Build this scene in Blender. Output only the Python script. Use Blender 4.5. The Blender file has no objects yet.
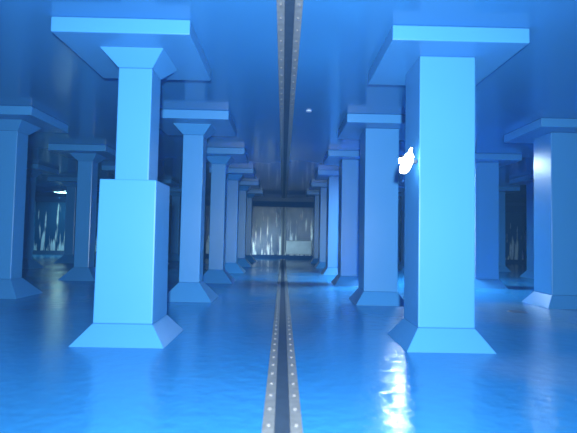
import bpy, bmesh, math, random
from mathutils import Matrix, Vector
random.seed(7)
PI = math.pi
scene = bpy.context.scene
col = scene.collection

# ---------------------------------------------------------------- camera, world, lights, exposure
CAM = Vector((-0.06, 0.0, 1.70))
cam_data = bpy.data.cameras.new('camera')
cam_data.sensor_width = 36.0
cam_data.lens = 470.0 / 577.0 * 36.0
cam_data.clip_end = 200
cam = bpy.data.objects.new('camera', cam_data)
col.objects.link(cam)
YAW, PITCH, ROLL = math.radians(-0.64), math.radians(2.63), math.radians(1.15)
cam.matrix_world = (Matrix.Translation(CAM) @ Matrix.Rotation(YAW, 4, 'Z')
                    @ Matrix.Rotation(PI / 2 + PITCH, 4, 'X') @ Matrix.Rotation(ROLL, 4, 'Z'))
scene.camera = cam
cam_data.dof.use_dof = True
cam_data.dof.focus_distance = 13.0
cam_data.dof.aperture_fstop = 1.0

world = bpy.data.worlds.new('world')
scene.world = world
world.use_nodes = True
world.node_tree.nodes['Background'].inputs[0].default_value = (0.02, 0.05, 0.12, 1)
world.node_tree.nodes['Background'].inputs[1].default_value = 0.2
# thin blue mist in the damp air of the tank
_v = world.node_tree.nodes.new('ShaderNodeVolumeScatter')
_v.inputs['Color'].default_value = (0.10, 0.36, 1.0, 1)
_v.inputs['Density'].default_value = 0.0025
_v.inputs['Anisotropy'].default_value = 0.2
_a = world.node_tree.nodes.new('ShaderNodeVolumeAbsorption')
_a.inputs['Color'].default_value = (0.25, 0.75, 1.0, 1)
_a.inputs['Density'].default_value = 0.011
_s = world.node_tree.nodes.new('ShaderNodeAddShader')
world.node_tree.links.new(_v.outputs[0], _s.inputs[0])
world.node_tree.links.new(_a.outputs[0], _s.inputs[1])
world.node_tree.links.new(_s.outputs[0], world.node_tree.nodes['World Output'].inputs['Volume'])

def light(name, kind, loc, energy, color, size=0.2, rot=(0, 0, 0)):
    d = bpy.data.lights.new(name, kind)
    d.energy = energy
    d.color = color
    if kind == 'AREA':
        d.shape = 'DISK'
        d.size = size
    else:
        d.shadow_soft_size = size
    o = bpy.data.objects.new(name, d)
    o.location = loc
    o.rotation_euler = rot
    col.objects.link(o)
    return o

# the photographer's own flash, beside the lens and a little behind it
flash = light('camera_flash', 'SPOT', (0.0, -0.9, 2.05), 7600, (1.0, 0.98, 0.95), 0.10, (PI / 2 + math.radians(0.5), 0, 0))
flash.data.spot_size = math.radians(112)
flash.data.spot_blend = 1.0

scene.view_settings.view_transform = 'Standard'
scene.view_settings.look = 'None'
scene.view_settings.gamma = 1.0
scene.view_settings.use_curve_mapping = False
scene.view_settings.exposure = 0.26

# ---------------------------------------------------------------- materials
def new_mat(name):
    m = bpy.data.materials.new(name)
    m.use_nodes = True
    nt = m.node_tree
    return m, nt, nt.nodes['Principled BSDF']

def noise(nt, scale, detail=4, stretch=(1, 1, 1)):
    tc = nt.nodes.new('ShaderNodeTexCoord')
    mp = nt.nodes.new('ShaderNodeMapping')
    mp.inputs['Scale'].default_value = stretch
    nz = nt.nodes.new('ShaderNodeTexNoise')
    nz.inputs['Scale'].default_value = scale
    nz.inputs['Detail'].default_value = detail
    nt.links.new(tc.outputs['Object'], mp.inputs['Vector'])
    nt.links.new(mp.outputs['Vector'], nz.inputs['Vector'])
    return nz

def ramp(nt, src, a, b, p0=0.3, p1=0.7):
    r = nt.nodes.new('ShaderNodeValToRGB')
    r.color_ramp.elements[0].position = p0
    r.color_ramp.elements[1].position = p1
    r.color_ramp.elements[0].color = a
    r.color_ramp.elements[1].color = b
    nt.links.new(src.outputs[0], r.inputs[0])
    return r

def bump(nt, bsdf, src, strength, dist):
    b = nt.nodes.new('ShaderNodeBump')
    b.inputs['Strength'].default_value = strength
    b.inputs['Distance'].default_value = dist
    nt.links.new(src.outputs[0], b.inputs['Height'])
    nt.links.new(b.outputs[0], bsdf.inputs['Normal'])

BLUE = (0.042, 0.225, 0.55)
def paint(name, base=BLUE, rough=0.28, var=0.10, scale=0.5, bstr=0.25, bdist=0.02, bscale=1.6,
          stretch=(1, 1, 1), rvar=0.08, coat=0.0):
    m, nt, b = new_mat(name)
    n1 = noise(nt, scale, 5)
    lo = tuple(c * (1 - var) for c in base) + (1,)
    hi = tuple(min(1, c * (1 + var)) for c in base) + (1,)
    r = ramp(nt, n1, lo, hi)
    nt.links.new(r.outputs[0], b.inputs['Base Color'])
    r2 = ramp(nt, n1, (rough - rvar,) * 3 + (1,), (rough + rvar,) * 3 + (1,))
    nt.links.new(r2.outputs[0], b.inputs['Roughness'])
    b.inputs['Coat Weight'].default_value = coat
    b.inputs['Coat Roughness'].default_value = 0.12
    n2 = noise(nt, bscale, 3, stretch)
    bump(nt, b, n2, bstr, bdist)
    return m

M_COL = paint('blue_epoxy_column', rough=0.30, var=0.015, rvar=0.02, stretch=(1, 1, 0.5))
M_CEIL = paint('blue_epoxy_ceiling', base=(0.030, 0.185, 0.48), rough=0.14, var=0.03, scale=0.3, bstr=0.08, bscale=0.9, rvar=0.03)
M_WALL = paint('blue_epoxy_wall', rough=0.30, var=0.08, stretch=(1, 1, 0.4))

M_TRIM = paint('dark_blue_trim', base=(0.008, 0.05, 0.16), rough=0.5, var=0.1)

def floor_mat():
    m, nt, b = new_mat('blue_epoxy_floor')
    n1 = noise(nt, 0.35, 6)
    r = ramp(nt, n1, (0.018, 0.185, 0.50, 1), (0.026, 0.22, 0.56, 1))
    # greyer tint: a ragged band along the joint and a patch on the right
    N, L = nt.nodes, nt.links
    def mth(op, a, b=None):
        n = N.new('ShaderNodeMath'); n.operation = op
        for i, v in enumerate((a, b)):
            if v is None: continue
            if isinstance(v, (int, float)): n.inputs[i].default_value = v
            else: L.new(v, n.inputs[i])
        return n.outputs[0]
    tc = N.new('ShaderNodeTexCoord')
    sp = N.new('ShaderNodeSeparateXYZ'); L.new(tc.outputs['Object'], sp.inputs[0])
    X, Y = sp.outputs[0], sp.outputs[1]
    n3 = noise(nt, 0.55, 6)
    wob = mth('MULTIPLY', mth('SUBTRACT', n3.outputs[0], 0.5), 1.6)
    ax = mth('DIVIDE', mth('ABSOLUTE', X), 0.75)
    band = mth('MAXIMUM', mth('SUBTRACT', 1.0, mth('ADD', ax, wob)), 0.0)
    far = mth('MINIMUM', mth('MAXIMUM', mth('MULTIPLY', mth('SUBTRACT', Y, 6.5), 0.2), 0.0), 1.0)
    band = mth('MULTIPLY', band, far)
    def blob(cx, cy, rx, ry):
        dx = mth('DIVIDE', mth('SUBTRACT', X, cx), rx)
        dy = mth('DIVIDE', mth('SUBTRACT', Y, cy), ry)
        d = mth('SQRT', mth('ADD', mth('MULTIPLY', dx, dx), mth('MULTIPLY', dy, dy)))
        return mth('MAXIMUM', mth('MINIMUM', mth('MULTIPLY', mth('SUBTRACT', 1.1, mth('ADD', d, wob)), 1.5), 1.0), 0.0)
    grey_tint = mth('MAXIMUM', band, mth('MAXIMUM', mth('MULTIPLY', blob(6.4, 11.4, 3.6, 2.6), 0.75), mth('MULTIPLY', blob(3.6, 6.3, 1.5, 1.1), 0.35)))
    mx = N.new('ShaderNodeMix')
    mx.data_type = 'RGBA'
    L.new(mth('MINIMUM', mth('MULTIPLY', grey_tint, 0.8), 0.8), mx.inputs[0])
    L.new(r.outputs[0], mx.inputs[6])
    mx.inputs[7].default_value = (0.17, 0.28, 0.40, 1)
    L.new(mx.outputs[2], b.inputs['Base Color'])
    r2 = ramp(nt, n1, (0.16,) * 3 + (1,), (0.26,) * 3 + (1,))
    nt.links.new(r2.outputs[0], b.inputs['Roughness'])
    n2 = noise(nt, 5.0, 4)
    bump(nt, b, n2, 0.65, 0.02)
    return m
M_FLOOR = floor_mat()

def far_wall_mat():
    # wet, trickling paint: flash glints on the water coloured in as pale vertical streaks
    m, nt, b = new_mat('wet_wall_painted_glints')
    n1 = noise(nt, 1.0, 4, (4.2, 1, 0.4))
    # these pale painted glints widen and thicken towards the foot of the wall
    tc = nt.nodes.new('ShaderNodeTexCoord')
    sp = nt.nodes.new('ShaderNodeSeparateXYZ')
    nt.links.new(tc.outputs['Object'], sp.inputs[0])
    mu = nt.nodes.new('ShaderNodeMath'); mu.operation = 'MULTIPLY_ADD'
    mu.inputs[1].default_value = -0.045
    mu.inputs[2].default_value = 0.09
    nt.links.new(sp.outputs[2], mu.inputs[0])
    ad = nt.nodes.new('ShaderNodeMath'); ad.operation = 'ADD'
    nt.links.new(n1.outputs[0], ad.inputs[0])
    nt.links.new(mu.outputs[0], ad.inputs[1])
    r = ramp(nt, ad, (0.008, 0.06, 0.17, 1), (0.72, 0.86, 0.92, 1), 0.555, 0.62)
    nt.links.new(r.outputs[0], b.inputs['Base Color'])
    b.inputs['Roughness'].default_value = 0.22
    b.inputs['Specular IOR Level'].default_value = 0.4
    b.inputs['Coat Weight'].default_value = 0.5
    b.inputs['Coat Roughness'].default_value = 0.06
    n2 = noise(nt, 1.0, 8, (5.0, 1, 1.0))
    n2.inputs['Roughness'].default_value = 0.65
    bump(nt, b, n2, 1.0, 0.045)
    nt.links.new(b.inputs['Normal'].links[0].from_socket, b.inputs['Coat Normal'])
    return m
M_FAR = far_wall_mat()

def simple(name, c, rough=0.4, metal=0.0, nscale=6, var=0.15):
    m, nt, b = new_mat(name)
    n1 = noise(nt, nscale, 4)
    r = ramp(nt, n1, tuple(x * (1 - var) for x in c) + (1,), tuple(min(1, x * (1 + var)) for x in c) + (1,))
    nt.links.new(r.outputs[0], b.inputs['Base Color'])
    b.inputs['Roughness'].default_value = rough
    b.inputs['Metallic'].default_value = metal
    return m
M_STEEL = simple('brushed_steel', (0.20, 0.235, 0.25), 0.5, 0.2, 9)
M_BOLT = simple('bright_bolt_steel', (0.28, 0.31, 0.34), 0.35, 0.5, 9)
M_RUBBER = simple('dark_rubber', (0.022, 0.045, 0.08), 0.6)
M_PANEL = simple('pale_grey_panel', (0.25, 0.33, 0.40), 0.35, 0.2, 2)
M_DRAIN = simple('dark_iron', (0.015, 0.05, 0.13), 0.5, 0.2)
M_PLUG = simple('pale_plug', (0.40, 0.55, 0.75), 0.4)

def emit(name, c, s):
    m = bpy.data.materials.new(name)
    m.use_nodes = True
    nt = m.node_tree
    nt.nodes.clear()
    e = nt.nodes.new('ShaderNodeEmission')
    e.inputs[0].default_value = c + (1,)
    e.inputs[1].default_value = s
    o = nt.nodes.new('ShaderNodeOutputMaterial')
    nt.links.new(e.outputs[0], o.inputs[0])
    return m
M_DAY = emit('daylight_opening', (0.74, 0.93, 1.0), 250)
M_DAY2 = emit('daylight_opening_far', (0.6, 1.0, 0.85), 60)
M_GLOW = emit('added_glow', (1.0, 1.0, 1.0), 14)

# ---------------------------------------------------------------- mesh helpers
def link(name, bm, mat, parent=None, loc=(0, 0, 0), smooth=False):
    bmesh.ops.recalc_face_normals(bm, faces=bm.faces[:])
    me = bpy.data.meshes.new(name)
    bm.to_mesh(me)
    bm.free()
    me.materials.append(mat)
    if smooth:
        for p in me.polygons:
            p.use_smooth = True
    o = bpy.data.objects.new(name, me)
    o.location = loc
    col.objects.link(o)
    if parent:
        o.parent = parent
    return o

def tag(o, label, cat, group=None):
    o['label'] = label
    o['category'] = cat
    o['kind'] = 'thing'
    if group:
        o['group'] = group
    return o

def thing(name, loc, label, cat, group=None):
    o = bpy.data.objects.new(name, None)
    o.empty_display_size = 0.3
    o.location = loc
    col.objects.link(o)
    return tag(o, label, cat, group)

def frustum(z0, h0, z1, h1, bev=0.012, hy0=None, hy1=None, cx=0, cy=0):
    """square block from half-width h0 at z0 to h1 at z1, edges rounded"""
    bm = bmesh.new()
    hy0 = h0 if hy0 is None else hy0
    hy1 = h1 if hy1 is None else hy1
    v = []
    for z, hx, hy in ((z0, h0, hy0), (z1, h1, hy1)):
        for sx, sy in ((-1, -1), (1, -1), (1, 1), (-1, 1)):
            v.append(bm.verts.new((cx + sx * hx, cy + sy * hy, z)))
    bm.faces.new(v[0:4]); bm.faces.new(v[4:8])
    for i in range(4):
        j = (i + 1) % 4
        bm.faces.new((v[i], v[j], v[4 + j], v[4 + i]))
    if bev:
        bmesh.ops.bevel(bm, geom=bm.edges[:], offset=bev, segments=2, profile=0.5, affect='EDGES')
    return bm

def box(x0, x1, y0, y1, z0, z1, bev=0.0):
    bm = frustum(z0, (x1 - x0) / 2, z1, (x1 - x0) / 2, bev, (y1 - y0) / 2, (y1 - y0) / 2,
                 (x0 + x1) / 2, (y0 + y1) / 2)
    return bm

def structure(name, bm, mat):
    o = link(name, bm, mat)
    o['kind'] = 'structure'
    return o

# ---------------------------------------------------------------- the tank
CEIL, CAPZ, S = 4.92, 4.69, 5.0
XL, XR, YB, YF = -20.0, 20.0, -4.0, 38.0
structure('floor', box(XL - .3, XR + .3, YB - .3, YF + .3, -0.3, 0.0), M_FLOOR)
structure('ceiling', box(XL - .3, XR + .3, YB - .3, YF + .3, CEIL, CEIL + 0.3), M_CEIL)
structure('wall_left', box(XL - .3, XL, YB, YF, 0, CEIL), M_WALL)
structure('wall_right', box(XR, XR + .3, YB, YF, 0, CEIL), M_WALL)
structure('wall_back', box(XL, XR, YB - .3, YB, 0, CEIL), M_WALL)
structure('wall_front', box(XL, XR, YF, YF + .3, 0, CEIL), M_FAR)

# thickened beam where the far wall meets the ceiling, and the low kerb at its foot
def haunch():
    bm = bmesh.new()
    pr = [(YF, CEIL), (YF - 0.45, CEIL), (YF - 0.45, CEIL - 0.30), (YF, CEIL - 0.72)]
    a = [bm.verts.new((XL, y, z)) for y, z in pr]
    b = [bm.verts.new((XR, y, z)) for y, z in pr]
    bm.faces.new(a); bm.faces.new(b)
    for i in range(4):
        j = (i + 1) % 4
        bm.faces.new((a[i], a[j], b[j], b[i]))
    return bm
structure('trim_1', haunch(), M_TRIM)
def kerb():
    bm = bmesh.new()
    pr = [(YF, 0.0), (YF - 0.30, 0.0), (YF, 0.32)]
    a = [bm.verts.new((XL, y, z)) for y, z in pr]
    b = [bm.verts.new((XR, y, z)) for y, z in pr]
    bm.faces.new(a); bm.faces.new(b)
    for i in range(3):
        j = (i + 1) % 3
        bm.faces.new((a[i], a[j], b[j], b[i]))
    return bm
structure('trim_2', kerb(), M_TRIM)

# ---------------------------------------------------------------- columns
PANEL_H = 1.03     # half width of the square drop panel under the ceiling
def drop_panel_bm():
    return frustum(CAPZ, PANEL_H, CEIL - 0.002, PANEL_H, 0.015)

def make_wide_column(root):
    link('drop_panel', drop_panel_bm(), M_COL, root)
    link('shaft', frustum(0.33, 0.45, CAPZ, 0.45, 0.018), M_COL, root)
    link('footing', frustum(0.0, 0.69, 0.33, 0.452, 0.01), M_COL, root)

def capital_bm():
    return frustum(4.44, 0.278, CAPZ, 0.51, 0.008)

def make_slim_column(root):
    link('drop_panel', drop_panel_bm(), M_COL, root)
    link('capital', capital_bm(), M_COL, root)
    link('shaft', frustum(0.46, 0.275, 4.44, 0.275, 0.018), M_COL, root)
    link('footing', frustum(0.0, 0.68, 0.46, 0.277, 0.01), M_COL, root)

def make_encased_column(root):
    link('drop_panel', drop_panel_bm(), M_COL, root)
    link('capital', capital_bm(), M_COL, root)
    link('shaft', frustum(2.58, 0.275, 4.44, 0.275, 0.018), M_COL, root)
    e = link('encasement', frustum(0.31, 0.465, 2.58, 0.45, 0.018), M_COL, root)
    e['label'] = 'wider square casing around the lower half of the column'
    link('footing', frustum(0.0, 0.72, 0.31, 0.467, 0.01), M_COL, root)

def copy_thing(root, loc, label, group):
    r = root.copy()
    r.location = loc
    col.objects.link(r)
    for ch in list(root.children):
        c = ch.copy()
        c.parent = r
        col.objects.link(c)
    r['label'] = label
    r['group'] = group
    return r

Y0 = 7.9
ordn = ['nearest', 'second', 'third', 'fourth', 'fifth', 'sixth']
proto = {}
def place(kind, row, n, label, group):
    loc = (row * S + (0.05 if row > 0 else -0.035), Y0 + n * S, 0)
    if kind not in proto:
        r = thing('column', loc, label, 'column', group)
        (make_slim_column if kind == 'slim' else make_wide_column)(r)
        proto[kind] = r
        return r
    return copy_thing(proto[kind], loc, label, group)

r = thing('column', (-0.5 * S - 0.035, Y0, 0),
          'pale blue column with thick square casing round its lower half, nearest on the left', 'column',
          'columns left of the floor joint')
make_encased_column(r)
place('wide', 0.5, 0, 'broad pale blue square column nearest on the right, beside the bright floor glare', 'columns right of the floor joint')
for n in range(1, 6):
    place('slim', -0.5, n, 'slim blue column with flared capital, %s along the inner row left of the joint' % ordn[n],
          'columns left of the floor joint')
    place('wide', 0.5, n, 'broad square blue column, %s along the inner row right of the joint' % ordn[n],
          'columns right of the floor joint')
outer = {1: ('cut by the %s edge of the photo', 0), 2: ('standing further in behind the one cut by the %s edge', 0)}
place('slim', -1.5, 1, 'slim blue column cut by the left edge of the photo', 'columns of the outer left rows')
place('wide', 1.5, 1, 'broad blue column cut by the right edge, with a white glare on its side', 'columns of the outer right rows')
place('slim', -1.5, 2, 'slim blue column with flared capital between left edge column and encased column', 'columns of the outer left rows')
place('wide', 1.5, 2, 'broad blue column just right of the nearest right column, its drop panel showing', 'columns of the outer right rows')
for n in (3, 4, 5):
    place('slim', -1.5, n, 'dim slim blue column, %s along the second row left of the joint' % ordn[n], 'columns of the outer left rows')
    place('wide', 1.5, n, 'dim broad blue column, %s along the second row right of the joint' % ordn[n], 'columns of the outer right rows')
for n in (2, 3, 4, 5):
    place('slim', -2.5, n, 'dark slim column, %s along the third row left of the joint' % ordn[n], 'columns of the outer left rows')
    place('wide', 2.5, n, 'dark broad column, %s along the third row right of the joint' % ordn[n], 'columns of the outer right rows')

# ---------------------------------------------------------------- expansion joints
def bolt_bm():
    bm = bmesh.new()
    bmesh.ops.create_cone(bm, cap_ends=True, segments=6, radius1=0.017, radius2=0.017, depth=0.016,
                          matrix=Matrix.Translation((0, 0, 0.010)))
    bmesh.ops.create_cone(bm, cap_ends=True, segments=14, radius1=0.024, radius2=0.024, depth=0.004,
                          matrix=Matrix.Translation((0, 0, 0.002)))
    return bm

def joint(name, label, z, up):
    """up=+1 floor joint, -1 ceiling joint"""
    root = thing(name, (-0.03, 0, z), label, 'expansion joint')
    t = 0.02 * up
    def b(x0, x1, za, zb, bev=0.004):
        return box(x0, x1, YB + 0.01, YF - 0.46, min(za, zb), max(za, zb), bev)
    for s in (-1, 1):
        link('steel_flange', b(min(s * .07, s * .18), max(s * .07, s * .18), 0, t), M_STEEL, root)
    link('rubber_seal', b(-0.07, 0.07, 0, t * 0.55), M_RUBBER, root)
    first = None
    ys = [3.9 + 0.4 * k for k in range(84)]
    for s in (-1, 1):
        for y in ys[:48]:
            if first is None:
                first = link('bolt', bolt_bm(), M_BOLT, root)
                o = first
            else:
                o = first.copy()
                o.parent = root
                col.objects.link(o)
            o.location = (s * 0.125, y, t)
            o.rotation_euler = (0 if up > 0 else PI, 0, 0)
    # the remaining, farthest bolts
    bm = bmesh.new()
    for s in (-1, 1):
        for y in ys[48:]:
            bmesh.ops.create_cone(bm, cap_ends=True, segments=6, radius1=0.02, radius2=0.02, depth=0.016,
                                  matrix=Matrix.Translation((s * 0.125, y, t + 0.008 * up)))
    f = link('bolt', bm, M_BOLT, root)
    f['kind'] = 'stuff'
    return root
joint('expansion_joint', 'bolted steel joint cover with dark seam running along the blue floor', 0.0, 1)
joint('expansion_joint', 'bolted steel joint cover with dark seam running along the blue ceiling', CEIL - 0.002, -1)
wj = thing('expansion_joint', (-0.03, YF - 0.003, 0), 'dark vertical joint seam up the middle of the far wall', 'expansion joint')
for s in (-1, 1):
    link('steel_flange', box(min(s * .07, s * .18), max(s * .07, s * .18), -0.02, 0, 0.33, CEIL - 0.73, 0.004), M_STEEL, wj)
link('rubber_seal', box(-0.07, 0.07, -0.03, 0, 0.33, CEIL - 0.73, 0.004), M_RUBBER, wj)

# ---------------------------------------------------------------- hatches
def hatch(x, y, w, label, mat):
    r = thing('ceiling_hatch', (x, y, CEIL - 0.002), label, 'hatch')
    bm = bmesh.new()
    h, t, dz = w / 2, 0.07, 0.10
    ring = []
    for k, (hh, z) in enumerate(((h + t, 0), (h + t, -dz), (h, -dz), (h, 0))):
        ring.append([bm.verts.new((sx * hh, sy * hh, z)) for sx, sy in ((-1, -1), (1, -1), (1, 1), (-1, 1))])
    for k in range(4):
        a, c = ring[k], ring[(k + 1) % 4]
        for i in range(4):
            j = (i + 1) % 4
            bm.faces.new((a[i], a[j], c[j], c[i]))
    link('hatch_frame', bm, M_STEEL, r)
    link('daylight_opening', box(-h, h, -h, h, -0.03, -0.002), mat, r)
    return r
hatch(4.63, 18.3, 1.1, 'bright open ceiling hatch seen between the two nearest right columns', M_DAY)
hatch(-17.0, 36.0, 0.9, 'small glowing ceiling hatch by the far wall at the left', M_DAY2)

# ---------------------------------------------------------------- glow added by the nearest right column to widen the hatch glare
wl = thing('added_glare', (2.085, 7.55, 2.98),
           'white slanted glow added to widen the hatch glare, on the left side of the nearest right column', 'added light')
def tube(p0, p1, r0, r1, seg=16):
    bm = bmesh.new()
    p0, p1 = Vector(p0), Vector(p1)
    d = p1 - p0
    q = d.to_track_quat('Z', 'Y').to_matrix().to_4x4()
    bmesh.ops.create_cone(bm, cap_ends=True, segments=seg, radius1=r0, radius2=r1, depth=d.length,
                          matrix=Matrix.Translation((p0 + p1) / 2) @ q)
    return bm
def glow_bm():
    # slanted pear-shaped glow, standing in for the hatch bloom
    bm = bmesh.new()
    prof = [(-0.20, 0.03), (-0.19, 0.055), (-0.14, 0.080), (-0.04, 0.092), (0.06, 0.088), (0.11, 0.055), (0.14, 0.028), (0.20, 0.022), (0.215, 0.01)]
    rings = []
    for z, rr in prof:
        rings.append([bm.verts.new((rr * math.cos(a) + z * 0.30, rr * math.sin(a) * .8, z))
                      for a in [2 * PI * k / 20 for k in range(20)]])
    for a, b in zip(rings, rings[1:]):
        for i in range(20):
            j = (i + 1) % 20
            bm.faces.new((a[i], a[j], b[j], b[i]))
    bm.faces.new(rings[0]); bm.faces.new(rings[-1])
    return bm
link('glow_body', glow_bm(), M_GLOW, wl, (-0.165, -0.05, 0), True)
link('bracket', box(-0.10, 0.0, -0.03, 0.03, -0.03, 0.03, 0.003), M_RUBBER, wl)

# ---------------------------------------------------------------- small things
fl = thing('added_flood_light', (-3.95, 34.3, 0), 'unseen added flood light behind the farthest left inner column, brightening the far wall', 'flood light')  # unseen lamp, added only to brighten the streaked far wall
for k in range(3):
    a = 2 * PI * k / 3 + 0.4
    link('leg', tube((0.45 * math.cos(a), 0.45 * math.sin(a), 0.01), (0, 0, 0.55), 0.014, 0.014), M_STEEL, fl)
link('pole', tube((0, 0, 0.45), (0, 0, 1.25), 0.018, 0.015), M_STEEL, fl)
hd = link('lamp_head', box(-0.16, 0.16, -0.06, 0.04, 1.25, 1.50, 0.01), M_RUBBER, fl)
link('glow_body', box(-0.14, 0.14, 0.042, 0.05, 1.27, 1.48, 0.002), M_GLOW, hd)
sl = light('added_flood_beam', 'SPOT', (-3.89, 34.36, 1.38), 640, (0.95, 1.0, 1.0), 0.08,
           (PI / 2 - math.radians(12), 0, -math.radians(47)))
sl.data.spot_size = math.radians(74)
sl.data.spot_blend = 0.8
for o in (fl,):
    o.rotation_euler = (0, 0, -math.radians(47))

pn = thing('wall_panel', (1.25, YF - 0.003, 0.42), 'pale grey rectangular panel low on the far wall beside its joint', 'panel')
link('panel_sheet', box(-1.0, 1.0, -0.05, 0, 0, 1.05, 0.01), M_PANEL, pn)
link('panel_frame', box(-1.05, 1.05, -0.03, 0, -0.05, 1.10, 0.01), M_STEEL, pn)

dr = thing('floor_drain', (5.75, 11.6, 0), 'small dark round drain cover on the floor at the right', 'drain')
def disc(r, z0, z1, seg=32):
    bm = bmesh.new()
    bmesh.ops.create_cone(bm, cap_ends=True, segments=seg, radius1=r, radius2=r * .96, depth=z1 - z0,
                          matrix=Matrix.Translation((0, 0, (z0 + z1) / 2)))
    return bm
link('drain_rim', disc(0.24, 0, 0.006), M_DRAIN, dr)
link('drain_grate', disc(0.20, 0.006, 0.010), M_DRAIN, dr)

pl = link('ceiling_plug', disc(0.07, -0.03, 0.0, 20), M_PLUG, None, (0.53, 11.7, CEIL))
tag(pl, 'tiny pale round plug on the ceiling just right of the joint', 'plug')
